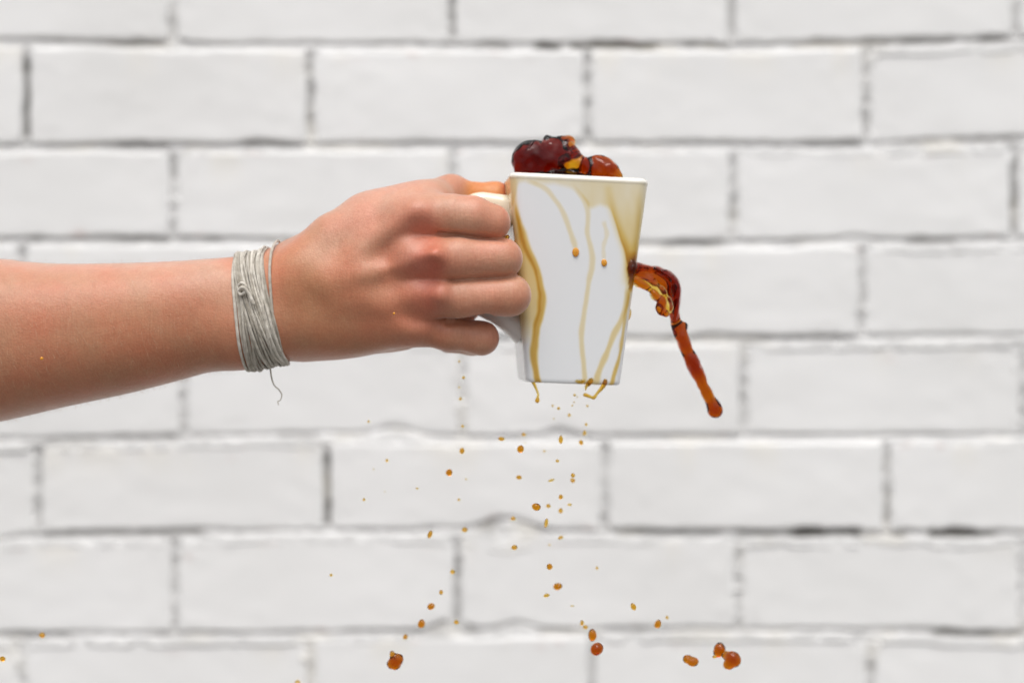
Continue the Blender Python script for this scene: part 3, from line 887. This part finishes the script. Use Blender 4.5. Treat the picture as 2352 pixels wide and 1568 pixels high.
def film(sh):
    """thickness of the coffee film, 0 none .. 1 thick"""
    x, y = sh[:, 0], sh[:, 1]
    wob = 6 * fbm(x / 60, y / 90, 4, 2)
    x = x + wob
    th = np.zeros(len(sh))
    def put(val): 
        nonlocal th
        th = 1 - (1 - th) * (1 - np.clip(val, 0, 1))
    # sheet over the upper right: everything above / right of this edge
    edge_x = np.array([250, 300, 330, 430, 480, 520, 570, 610, 640, 660, 700, 735, 752, 765, 790, 820, 842, 852])
    edge_y = np.array([420, 304, 298, 312, 310, 322, 335, 365, 420, 432, 415, 425, 440, 470, 550, 640, 720, 840])
    ey = np.interp(x, edge_x, edge_y, right=840)
    in_sheet = 1 - sstep(-18, 18, y - ey)
    tone = 0.17 + 0.13 * sstep(300, 620, y) + 0.26 * sstep(560, 830, y) * sstep(740, 840, x) + 0.04 * fbm(x / 50, y / 140, 9, 2)
    put(in_sheet * tone)
    put(0.20 * np.exp(-((y - ey + 10) / 14) ** 2) * sstep(745, 790, x) * (1 - sstep(835, 870, x)))
    d, f = seg_dist(sh, [(742, 340), (760, 430), (795, 540), (830, 640), (850, 730)])
    put((0.10 + 0.28 * f) * np.exp(-(d / 22) ** 2))
    put(0.14 * np.exp(-((x - 905 + (y - 300) * 0.05) / 20) ** 2) * sstep(280, 500, y) * (1 - sstep(650, 740, y)))
    d, f = seg_dist(sh, [(885, 640), (880, 700), (868, 760), (860, 830)])
    put((0.75 * np.sin(np.clip(f, 0, 1) * math.pi) + .1) * np.exp(-(d / 38) ** 2))
    runs = [([(330, 292), (430, 338), (500, 420), (545, 520), (568, 600), (576, 640)], 15, .20, .24),
            ([(560, 320), (615, 380), (640, 450), (638, 560), (656, 680), (640, 830), (612, 990), (598, 1080), (612, 1200), (622, 1320)], 16, .19, .30),
            ([(716, 490), (733, 560), (716, 620), (718, 690)], 13, .16, .14),
            ([(850, 800), (822, 940), (765, 1070), (722, 1170), (692, 1250), (672, 1330)], 18, .34, .36),
            ([(858, 820), (828, 990), (812, 1100), (792, 1200), (752, 1330)], 15, .36, .55),
            ([(268, 380), (296, 500), (330, 620), (382, 740), (404, 850), (399, 940), (372, 1040), (360, 1150), (368, 1250), (380, 1330)], 22, .50, .68)]
    for ln, wd, t0, t1 in runs:
        d, f = seg_dist(np.stack([x, y], 1), ln)
        wv = 0.80 * wd * (1 + 0.12 * np.sin(f * 23 + wd))
        core = 1 - sstep(wv * 0.35, wv * 1.55, d)
        rim = np.exp(-((d - wv * 0.85) / (wv * 0.35)) ** 2)
        put(0.88 * sstep(-0.02, 0.10, f) * (t0 + (t1 - t0) * f) * (0.92 * core + 0.08 * rim))
    # the wet left corner, between the run and the side
    lx = np.interp(y, [250, 400, 500, 620, 740, 850, 940, 1040, 1150, 1330], [290, 285, 305, 335, 385, 405, 400, 372, 360, 350])
    left = (1 - sstep(-14, 6, x - lx)) * sstep(255, 300, y)
    lt = np.interp(y, [250, 350, 450, 600, 800, 980, 1060, 1120], [.10, .12, .24, .38, .34, .30, .14, .0])
    put(left * lt)
    # pale veil right of the runs
    put(0.14 * sstep(0, 40, x - np.interp(y, [820, 1000, 1320], [850, 828, 780])) * sstep(800, 850, y) * (1 - sstep(900, 1080, y)))
    put(0.05 * sstep(1100, 1320, y) * 0)
    return th

def film_rgb(th):
    k = th[:, None]
    c = np.array([0.0, .12, .25, .42, .6, .8, 1.0])
    rgb = np.array([(0.80, 0.815, 0.83), (0.78, 0.73, 0.60), (0.72, 0.61, 0.36), (0.64, 0.45, 0.13), (0.50, 0.26, 0.03), (0.24, 0.075, 0.012), (0.09, 0.022, 0.01)])
    return np.stack([np.interp(th, c, rgb[:, i]) for i in range(3)], 1)

loc = V
hw = hw_at(loc[:, 2])
s = (loc[:, 0] / hw + 1) / 2
s = s - np.where(loc[:, 0] < 0, 1, -1) * np.clip((loc[:, 1] + hw) / (2 * hw), 0, 0.5) * 0.6        # carry on round the corners
t = loc[:, 2] / MH
sh = to_sheet(s, t)
front = (loc[:, 1] < -0.2 * hw)
th = np.zeros(len(V)); th[front] = film(sh[front])
side = ~front & (loc[:, 2] > 0.03)
th[side] = 0.18 + 0.1 * fbm(loc[side, 1] * 120, loc[side, 2] * 60, 4, 2)
rimm = np.clip((loc[:, 2] - (MH - 0.0028)) / 0.0014, 0, 1)
th = th * (1 - rimm) + 0.07 * rimm
insd = np.zeros(len(V), bool); insd[(len(rings) - 15) * NR:] = True
th[insd] = 0.2
Cm = film_rgb(th)
V = V.copy(); V[:, 0] += SKEW * V[:, 2]
mesh_obj('body', V, F, M_GLAZE, mug, colors=Cm)

# handle: a swept rounded bar, flared where it joins the body
hp = catmull([(-0.0262, 0, 0.0735), (-0.034, 0, 0.0764), (-0.0420, 0, 0.0768), (-0.0492, 0, 0.0715), (-0.0525, 0, 0.0610), (-0.0525, 0, 0.0500), (-0.0485, 0, 0.0395), (-0.040, 0, 0.0325), (-0.031, 0, 0.0280), (-0.0205, 0, 0.0225)], 9)
n = len(hp)
HV = []; NSX = 20
tan_ = np.gradient(hp, axis=0); tan_ /= np.linalg.norm(tan_, axis=1)[:, None]
for i in range(n):
    f = i / (n - 1)
    e = max(0, 1 - f / 0.16) ** 1.6 + max(0, 1 - (1 - f) / 0.14) ** 1.6
    a, b = 0.0043 + 0.0030 * e, 0.0072 + 0.0012 * e       # across the bend, across the bar
    nv = np.cross(tan_[i], (0, 1, 0))
    for j in range(NSX):
        q = 2 * math.pi * j / NSX
        cx, sx = math.cos(q), math.sin(q)
        k = (abs(cx) ** 3 + abs(sx) ** 3) ** (-1 / 3)
        HV.append(hp[i] + nv * a * cx * k + np.array((0, 1, 0)) * b * sx * k)
HF = [(i * NSX + j, (i + 1) * NSX + j, (i + 1) * NSX + (j + 1) % NSX, i * NSX + (j + 1) % NSX) for i in range(n - 1) for j in range(NSX)]
HV = np.array(HV)
HV[:, 0] += SKEW * HV[:, 2]; HV[:, 1] -= 0.007
up = sstep(0.055, 0.07, HV[:, 2])
mesh_obj('handle', HV, HF, M_GLAZE, mug, colors=film_rgb(0.02 + 0.13 * up))

def on_front(zx, zy, lift=0.0):
    """world point on the front face of the mug at a place of the film drawing"""
    sx, tz = from_sheet(zx, zy)
    z = tz * MH; hwz = hw_at(z)
    return np.array(MUGM @ Vector(((2 * sx - 1) * hwz + SKEW * z, -hwz - lift, z)))

# ------------------------------------------------------------------ COFFEE
def sheet(zx, zy, y):                                   # same enlargement, free in the air
    return P(1050 + 0.4553 * zx, 277.2 + 0.4553 * zy, y)
def SR(n): return PX(0.4553 * n, 0.0)

def wavy(p, amp, freq, ph=0.0):
    return amp * (np.sin(p[:, 0] * freq + 1.3 * np.sin(p[:, 2] * freq * .7 + ph)) * np.sin(p[:, 2] * freq * .9 + ph) * np.cos(p[:, 1] * freq * .8 + ph * 2))

def turb(p, f, ph):
    """smooth tumbling noise, about -1..1"""
    x = p[:, 0] * f; y = p[:, 1] * f; z = p[:, 2] * f
    a = np.sin(0.8 * x + 0.6 * z + ph + 1.4 * np.sin(0.5 * y - 0.7 * x + ph * 2))
    b = np.sin(-0.6 * x + 0.8 * z + 2.1 * ph + 1.2 * np.sin(0.9 * y + 0.4 * z))
    c = np.sin(0.9 * y + 0.3 * x - 0.4 * z + 0.7 * ph + 1.1 * np.sin(0.8 * x))
    return (a * b + b * c + c * a) / 1.8

# surge rising out of the mug (surveyed on a 1568-wide enlargement of the rim)
def rim(zx, zy, y): return P(1150.8 + 0.23036 * zx, 294 + 0.23036 * zy, y)
def RZ(n): return PX(0.23036 * n, 0.0)
def splash_field(p):
    E = lambda x, y, dy, a, b, c: ellip(p, rim(x, y, dy), np.array([RZ(a), RZ(b), RZ(c)]))
    d = E(300, 340, -0.001, 195, 170, 220)
    d = smin(d, E(520, 300, 0.004, 190, 150, 205), RZ(120))
    d = smin(d, E(640, 240, 0.005, 110, 120, 145), RZ(90))
    d = smin(d, ball(p, rim(690, 122, 0.006), RZ(30)), RZ(70))
    d = smin(d, ball(p, rim(460, 118, 0.003), RZ(32)), RZ(70))
    d = smin(d, cone(p, rim(640, 300, 0.006), rim(820, 380, 0.003), RZ(115), RZ(85)), RZ(80))
    d = smin(d, E(985, 405, -0.001, 165, 90, 138), RZ(80))
    d = smin(d, cone(p, rim(1060, 420, -0.001), rim(1150, 475, -0.002), RZ(90), RZ(55)), RZ(60))
    # the liquid it stands on, inside the mug
    d = smin(d, E(560, 590, 0.008, 470, 420, 140), RZ(60))
    # hollows that leave only a thin wall of coffee
    d = smax(d, -E(690, 405, -0.0118, 150, 150, 85), RZ(35))
    d = smax(d, -E(700, 385, 0.0158, 200, 330, 112), RZ(40))
    d = smax(d, -E(665, 220, 0.0188, 70, 330, 90), RZ(40))
    d = smax(d, -E(1015, 420, 0.0088, 130, 170, 130), RZ(40))
    d = smax(d, -E(655, 215, -0.0090, 50, 150, 75), RZ(45))
    d = smax(d, -cone(p, rim(412, 110, -0.0050), rim(455, 330, -0.0092), RZ(18), RZ(30)), RZ(38))
    d = smax(d, -cone(p, rim(530, 130, -0.0030), rim(575, 300, -0.0068), RZ(14), RZ(26)), RZ(38))
    d = smax(d, -cone(p, rim(170, 330, -0.0090), rim(330, 400, -0.0102), RZ(14), RZ(22)), RZ(40))
    d = smax(d, -cone(p, rim(930, 330, -0.0052), rim(1010, 430, -0.0062), RZ(10), RZ(22)), RZ(30))
    return d + RZ(13) * turb(p, 480, 0.4) + RZ(4) * turb(p, 1000, 2.0)
V, F = polish(splash_field, rim(0, 640, 0.0) + np.array([0, -0.035, 0]), rim(1290, 30, 0.0) + np.array([0, 0.045, 0]), 0.0006)
# keep it inside the mug below the rim
inv = MUGM.inverted()
R3 = np.array(inv.to_3x3()); T3 = np.array(inv.translation)
L_ = V @ R3.T + T3
L_[:, 0] -= SKEW * L_[:, 2]
lim = hw_at(np.minimum(L_[:, 2], MH)) - 0.0050
below = L_[:, 2] < MH + 0.0004
for ax in (0, 1):
    L_[:, ax] = np.where(below, np.clip(L_[:, ax], -lim, lim), L_[:, ax])
L_[:, 0] += SKEW * L_[:, 2]
R4 = np.array(MUGM.to_3x3()); T4 = np.array(MUGM.translation)
V = L_ @ R4.T + T4
o = mesh_obj('coffee_splash', V, F, M_COFFEE)
tag(o, 'dark red brown surge of coffee rising in lumps above the mug rim', 'coffee splash')

# the jet thrown off the right edge of the mug
JET = [(866, 765, 26, 1.0), (890, 748, 32, 1.0), (930, 765, 33, 1.2), (975, 777, 36, 1.5), (1025, 793, 43, 1.7), (1062, 825, 44, 1.6), (1084, 885, 31, 1.3), (1090, 940, 25, 1.0), (1099, 1000, 22, 1.0), (1118, 1050, 30, 1.0), (1138, 1105, 31, .8),
       (1160, 1160, 28, .9), (1184, 1212, 33, .75), (1206, 1258, 32, .8), (1231, 1312, 27, 1.0), (1258, 1370, 26, 1.0), (1283, 1415, 27, 1.0), (1302, 1460, 39, 1.0)]
YJ = [-0.006 + 0.0010 * i for i in range(len(JET))]
jc = catmull([tuple(sheet(a, b, y)) + (SR(r), f) for (a, b, r, f), y in zip(JET, YJ)], 4)
ROPE = [(876, 735, 24), (930, 740, 14), (1000, 752, 16), (1052, 776, 21), (1090, 820, 26), (1100, 872, 25), (1098, 935, 21), (1097, 1000, 18)]
rc_ = catmull([tuple(sheet(a, b, -0.0045 + 0.0010 * i)) + (SR(r),) for i, (a, b, r) in enumerate(ROPE)], 4)
WEB = [(880, 790, 15), (920, 815, 16), (965, 848, 13), (1010, 885, 15), (1035, 915, 17), (1025, 950, 20), (1055, 975, 14)]
wc = catmull([tuple(sheet(a, b, -0.008)) + (SR(r),) for a, b, r in WEB], 4)
SHEETS = [((950, 815), (60, 32), 7, -0.006), ((1015, 870), (45, 40), 7, -0.006), ((1055, 930), (36, 50), 8, -0.005)]
def jet_field(p):
    d = None
    for i in range(len(jc) - 1):
        c = flat_cone(p, jc[i, :3], jc[i + 1, :3], jc[i, 3], jc[i + 1, 3], jc[i, 4])
        d = c if d is None else smin(d, c, 0.0008)
    for c, fl in ((rc_, 0.42), (wc, 1.0)):
        for i in range(len(c) - 1):
            d = smin(d, flat_cone(p, c[i, :3], c[i + 1, :3], c[i, 3], c[i + 1, 3], fl), 0.0010)
    for (zx, zy), (rx, rz), ry, y in SHEETS:
        d = smin(d, ellip(p, sheet(zx, zy, y), np.array([SR(rx), SR(ry), SR(rz)])), 0.0012)
    for zx, zy, r, y in ((1150, 1032, 14, .004), (1128, 1042, 18, .005)):
        d = smin(d, ball(p, sheet(zx, zy, y), SR(r)), 0.0025)
    d = smin(d, ellip(p, sheet(868, 775, -0.007), np.array([SR(24), SR(24), SR(64)])), 0.0015)
    d = smin(d, ellip(p, sheet(880, 742, -0.0125), np.array([SR(27), SR(30), SR(42)])), 0.0020)
    return d + 0.00024 * turb(p, 760, 1.0)
lo = sheet(800, 1560, 0.0); hi = sheet(1390, 640, 0.0)
V, F = polish(jet_field, (lo[0], -0.020, lo[2]), (hi[0], 0.028, hi[2]), 0.00035)
o = mesh_obj('coffee_jet', V, F, M_COFFEE)
tag(o, 'long amber jet of coffee flung off the right edge of the mug', 'coffee splash')

# beads and strings clinging to the mug
def blob(name, c, rad, rough=0.08, sub=3, rot=0.0, seed_=0, mat=M_COFFEE):
    bm = bmesh.new()
    bmesh.ops.create_icosphere(bm, subdivisions=sub, radius=1.0)
    r_ = random.Random(seed_)
    ph = [r_.uniform(0, 6.28) for _ in range(6)]
    for v in bm.verts:
        x, y, z = v.co
        k = 1 + rough * (math.sin(2.1 * x + ph[0]) * math.cos(1.9 * z + ph[1]) + 0.6 * math.sin(3.3 * y + ph[2] + 2.0 * x) + 0.5 * math.cos(2.7 * z + ph[3] - 1.5 * y))
        v.co *= k
    me = bpy.data.meshes.new(name)
    bm.transform(Matrix.Rotation(rot, 4, 'Y') @ Matrix.Diagonal((rad[0], rad[1], rad[2], 1)))
    bm.to_mesh(me); bm.free()
    me.polygons.foreach_set('use_smooth', [True] * len(me.polygons))
    me.materials.append(mat)
    o = bpy.data.objects.new(name, me)
    o.location = tuple(c)
    return link(o)

o = blob('coffee_bead', on_front(577, 650, 0.0002), (SR(17), SR(5), SR(22)), 0.04, 3, 0, 3, M_BEAD)
tag(o, 'larger orange coffee bead ending the curved streak on the mug face', 'coffee bead')
o = blob('coffee_bead', on_front(719, 702, 0.0002), (SR(14), SR(4.5), SR(19)), 0.04, 3, 0, 5, M_BEAD)
tag(o, 'smaller coffee bead ending the short streak on the mug face, lower right', 'coffee bead')
o = blob('coffee_bead', sheet(869, 975, -0.006), (SR(9), SR(9), SR(28)), 0.1, 3, 0.15, 6)
tag(o, 'small brown coffee bead clinging to the right edge of the mug below the jet', 'coffee bead')

o = blob('coffee_bead', P(1197, 772, 0.004), (PX(6, 0), PX(6, 0), PX(9, 0)), 0.08, 3, 0.3, 8)
tag(o, 'brown coffee bead hanging where the handle meets the mug, beside the little finger', 'coffee bead')
o = blob('coffee_bead', P(1165, 545, -0.026), (PX(5, 0), PX(5, 0), PX(6, 0)), 0.06, 2, 0.0, 9)
tag(o, 'tiny pale bead between the first and second fingers by the mug', 'coffee bead')

def string(name, pts, label, k=6):
    c = catmull([tuple(sheet(a, b, y)) + (SR(r),) for a, b, y, r in pts], k)
    def fld(p):
        d = None
        for i in range(len(c) - 1):
            e = cone(p, c[i, :3], c[i + 1, :3], c[i, 3], c[i + 1, 3])
            d = e if d is None else smin(d, e, 0.0003)
        return d
    lo = c[:, :3].min(0) - 0.0035; hi = c[:, :3].max(0) + 0.0035
    V, F = polish(fld, lo, hi, 0.00025)
    o = mesh_obj(name, V, F, M_COFFEE)
    tag(o, label, 'coffee drip')
FY = -0.010
string('coffee_drip', [(372, 1296, FY, 8), (382, 1315, FY, 8), (396, 1345, FY, 6), (408, 1378, FY, 4.5), (406, 1398, FY, 6), (404, 1412, FY, 11)], 'thin coffee string with a bead end hanging off the left of the mug foot')
string('coffee_drip', [(748, 1310, FY, 9), (742, 1330, FY, 10), (726, 1352, FY, 8), (706, 1375, FY, 6), (690, 1396, FY, 7.5), (672, 1392, FY, 6), (652, 1384, FY, 8), (643, 1382, FY, 7)], 'hooked coffee string trailing off the right of the mug foot')
string('coffee_drip', [(676, 1308, FY, 12), (664, 1325, FY, 11), (652, 1338, FY, 6), (648, 1356, FY, 3.5)], 'short coffee drip under the mug foot beside the hooked string')
string('coffee_drip', [(600, 1310, FY, 8), (622, 1316, FY, 10), (640, 1310, FY, 7)], 'flat coffee drip gathering under the middle of the mug foot')

# falling drops: u, v, width px, height px, tilt deg, label (None: one of the specks nothing tells apart)
def z4(x, y): return 756 + 0.2857 * x, 781.2 + 0.2857 * y
def z5(x, y): return 739.2 + 0.42857 * x, 1159.2 + 0.42857 * y
D4 = [(1045, 170, 20, 20, 0, 'pale coffee speck highest in the column under the little finger'), (1080, 300, 26, 26, 0, 'pale coffee speck second from the top in the column under the little finger'), (1045, 378, 20, 18, 0, 'pale coffee speck third from the top in the column under the little finger'), (1055, 470, 26, 26, 0, 'brownish coffee speck fourth from the top in the column under the little finger'), (1073, 690, 24, 24, 0, 'pale coffee speck just above the mortar joint, lowest of the column under the little finger'),
      (1797, 525, 20, 20, 0, 'faint coffee speck leftmost of the loose group under the mug foot'), (1845, 546, 28, 26, 0, 'brown coffee speck right beside the leftmost faint one under the mug foot'), (1930, 602, 26, 30, 0, 'brown coffee speck lowest in the middle of the group under the mug foot'), (1805, 630, 16, 14, 0, 'faintest coffee speck, lower left of the group under the mug foot'), (1973, 440, 24, 22, 0, 'brown coffee speck highest of the dotted line left of the hooked string'), (1995, 455, 14, 14, 0, 'minute coffee speck second in the dotted line left of the hooked string'),
      (1970, 497, 16, 14, 0, 'minute coffee speck third in the dotted line left of the hooked string'), (1955, 525, 18, 16, 0, 'minute coffee speck lowest in the dotted line left of the hooked string'), (2076, 527, 22, 20, 0, 'faint coffee speck alone just under the hooked string'), (2066, 675, 22, 26, 0, 'pale coffee speck just above the smudged joint, under the hooked string'), (2053, 745, 28, 42, 10, 'tall brownish coffee speck touching the joint right of the dark smudge'),
      (2025, 820, 38, 36, 30, 'amber coffee drop at the right end of the dark smudge on the mortar joint'),
      (1863, 798, 34, 66, 0, 'tall amber coffee drop in front of the dark smudge on the mortar joint'),
      (1565, 757, 34, 30, 0, 'pale coffee speck above the dark brown drop, on the mortar joint'), (1385, 793, 48, 34, 15, 'amber coffee drop lying flat across the mortar joint, left of the dark brown drop'),
      (1575, 823, 14, 12, 0, 'minute coffee speck touching the upper right of the dark brown drop'), (1067, 887, 40, 50, 20, 'egg shaped amber drop below the mortar joint, under the little finger'), (317, 652, 22, 22, 0, 'tiny brown coffee speck alone just above the mortar joint, under the palm'),
      (465, 965, 26, 28, 0, 'small brown coffee speck alone below the mortar joint, left of the egg shaped drop'), (965, 1062, 52, 58, 25, 'amber angular coffee drop low left of the egg shaped drop'),
      (1537, 875, 56, 58, 20, 'dark brown coffee drop just under the mortar joint below the mug'), (1525, 1100, 44, 36, 0, 'dark orange coffee drop straight below the dark brown one'),
      (1835, 968, 30, 26, 0, 'pale coffee speck straight below the tall drop on the dark smudge'), (1730, 890, 22, 20, 0, 'faint coffee speck just under the joint, between dark brown drop and smudge'), (1785, 1125, 54, 20, -15, 'pale sliver of coffee lying nearly flat below the mug'),
      (1960, 1085, 34, 34, 0, 'brown upper drop of a touching pair below the mug'), (1958, 1125, 38, 38, 0, 'paler lower drop of a touching pair below the mug'),
      (1100, 1115, 18, 16, 0, 'faint coffee speck lower right of the amber angular drop'), (707, 1190, 22, 18, 0, 'faint coffee speck alone on the brick, lower left of the angular drop'), (448, 1215, 14, 14, 0, 'minute coffee speck upper right of the amber speck by the dark vertical joint'), (280, 1280, 24, 26, 0, 'small amber speck far left, beside the dark vertical joint'), (1043, 1280, 24, 24, 0, 'pale brown coffee speck straight below the amber angular drop'),
      (1862, 1258, 34, 42, 0, 'orange drop topmost of the four around the large flat drop'), (1665, 1337, 74, 56, 10, 'large flattened orange drop at mid height below the mug'),
      (1762, 1330, 36, 32, 0, 'small orange drop just right of the large flattened one'), (1933, 1320, 34, 22, 0, 'small flat orange drop rightmost of the cluster by the large flattened one'),
      (1862, 1368, 34, 40, 0, 'orange drop lowest of the cluster right of the large flattened one'), (358, 1035, 14, 14, 0, 'minute coffee speck below left of the small brown one near the joint')]
D5 = [(1024, 72, 24, 24, 0, 'small orange speck on the arched hump of the mortar joint'), (765, 132, 30, 24, 0, 'small orange drop on the lower mortar joint left of its arched hump'),
      (580, 158, 24, 44, 25, 'tilted stretched amber drop crossing the lower mortar joint'), (1203, 95, 20, 48, 8, 'tall thin amber drop at the right end of the arched hump'),
      (1280, 174, 28, 18, -15, 'small flat yellow drop under the right end of the arched hump'), (1032, 227, 32, 26, -15, 'small orange drop under the arched hump of the mortar joint'), (1220, 213, 14, 12, 0, 'minute coffee speck right of the orange drop under the arched hump'),
      (700, 358, 26, 22, 0, 'small orange drop on the vertical joint of the second lowest course'), (1220, 330, 32, 34, 0, 'pale yellow round drop above the large oval brown one'), (1475, 337, 16, 18, 0, 'pale coffee speck alone right of the pale yellow round drop'), (50, 375, 18, 16, 0, 'pale coffee speck alone on the left of the second lowest course'),
      (1263, 437, 50, 37, -12, 'large oval brown drop in the middle of the second lowest course'), (640, 467, 22, 24, 0, 'small brown speck highest of the slanting row at lower left'), (1204, 484, 34, 19, -12, 'small flat drop just below left of the large oval brown one'),
      (586, 543, 38, 37, 0, 'round brown drop in the slanting row at lower left'), (1342, 540, 20, 10, 0, 'flat faint coffee sliver below right of the large oval brown drop'), (1670, 545, 27, 40, -25, 'small dark brown drop right of centre above the lowest mortar joint'),
      (533, 634, 37, 48, 20, 'tall amber drop on the lowest mortar joint in the slanting row'), (720, 627, 26, 22, 0, 'pale yellow speck on the lowest mortar joint below the vertical joint'), (447, 706, 26, 27, 0, 'amber speck on the lowest mortar joint above the big dark chunk'),
      (1450, 697, 44, 66, 8, 'tall amber drop right above the round orange one at the bottom'), (1473, 770, 71, 69, 0, 'large round orange coffee drop near the bottom edge'),
      (1850, 602, 18, 18, 0, 'tiny amber speck above right of the squarish orange drop'), (1800, 637, 36, 46, 10, 'squarish orange drop on the lowest mortar joint, right side'), (2105, 812, 22, 18, 0, 'tiny yellow drop touching the dark pair at lower right')]
k = 0
def depth(i): return -0.022 + 0.040 * (((i * 0.618034) % 1.0))
def drop(u, v, w_, h_, tilt, label, sc):
    global k
    k += 1
    y = depth(k)
    small = max(w_, h_) * sc < 8.6
    rx, rz = PX(w_ * sc / 2, y), PX(h_ * sc / 2, y)
    o = blob('coffee_drop', P(u, v, y), (rx, min(rx, rz) * 1.05, rz), 0.05 if small else 0.07, 2 if small else 3, math.radians(tilt), k)
    if label:
        tag(o, label, 'coffee drop', 'falling coffee drops')
    else:
        tag(o, 'tiny pale amber coffee speck in the loose scatter falling below the mug', 'coffee drop', 'tiny pale specks falling below the mug')
for x, y, a, b, r, lb in D4:
    drop(*z4(x, y), a, b, r, lb, 0.2857)
for x, y, a, b, r, lb in D5:
    drop(*z5(x, y), a, b, r, lb, 0.42857)
for u, v, a, b, lb in ((97, 1458, 14, 12, 'orange coffee drop at the far left on the lowest mortar joint'), (6, 1512, 13, 12, 'orange coffee drop cut by the left edge near the bottom'), (683, 1565, 12, 8, 'orange coffee drop cut by the bottom edge')):
    drop(u, v, a, b, 0, lb, 1.0)
for u, v, a, lb in ((96, 823, 8, 'golden coffee speck flying in front of the forearm'), (905, 720, 6, 'golden coffee speck flying in front of the back of the hand')):
    o = blob('coffee_drop', P(u, v, -0.05), (PX(a / 2, -.05),) * 3, 0.05, 2, 0, int(u), M_BEAD)
    tag(o, lb, 'coffee drop', 'falling coffee drops')

def lobed(lobes, label, kk=0.0012, vox=0.0003, dents=()):
    L2 = [(z5(x, y), a * 0.42857, b * 0.42857, yy_) for x, y, a, b, yy_ in lobes]
    def fld(p):
        d = None
        for (u, v), a, b, yy_ in L2:
            e = ellip(p, P(u, v, yy_), np.array([PX(a, yy_), PX((a + b) * 0.45, yy_), PX(b, yy_)]))
            d = e if d is None else smin(d, e, kk)
        for x, y, r, yy_ in dents:
            d = smax(d, -ball(p, P(*z5(x, y), yy_), PX(r * 0.42857, yy_)), 0.0012)
        return d + wavy(p, 0.00012, 1800)
    cs = np.array([P(u, v, yy_) for (u, v), a, b, yy_ in L2]); rr = max(max(PX(a, 0), PX(b, 0)) for _, a, b, _ in L2) + 0.002
    V, F = polish(fld, cs.min(0) - rr, cs.max(0) + rr, vox)
    o = mesh_obj('coffee_drop', V, F, M_COFFEE)
    tag(o, label, 'coffee drop', 'falling coffee drops')
lobed([(398, 832, 35, 32, .0), (378, 850, 30, 26, .001), (378, 800, 15, 20, .0), (395, 855, 28, 27, .001), (412, 820, 22, 24, 0)], 'big dark brown angular chunk of coffee at the bottom left of centre', dents=((350, 812, 20, -.003),))
lobed([(1960, 825, 25, 24, .0), (1988, 838, 31, 26, -.001)], 'two lobed brown drop left of the dark pair at lower right', 0.0006)
lobed([(2132, 772, 31, 37, .004), (2122, 790, 22, 24, .004)], 'darkest purple brown drop of the pair at lower right, behind the bigger one')
lobed([(2202, 822, 41, 40, -.002), (2180, 855, 30, 26, -.002), (2170, 805, 28, 22, .0), (2215, 835, 30, 30, -.002)], 'big red brown hollowed drop of the pair at lower right', dents=((2196, 838, 16, -.0135),))
lobed([(1395, 630, 10, 14, .0), (1412, 653, 13, 11, .0)], 'crooked two lobed amber drop above the tall one at the bottom', 0.0006)
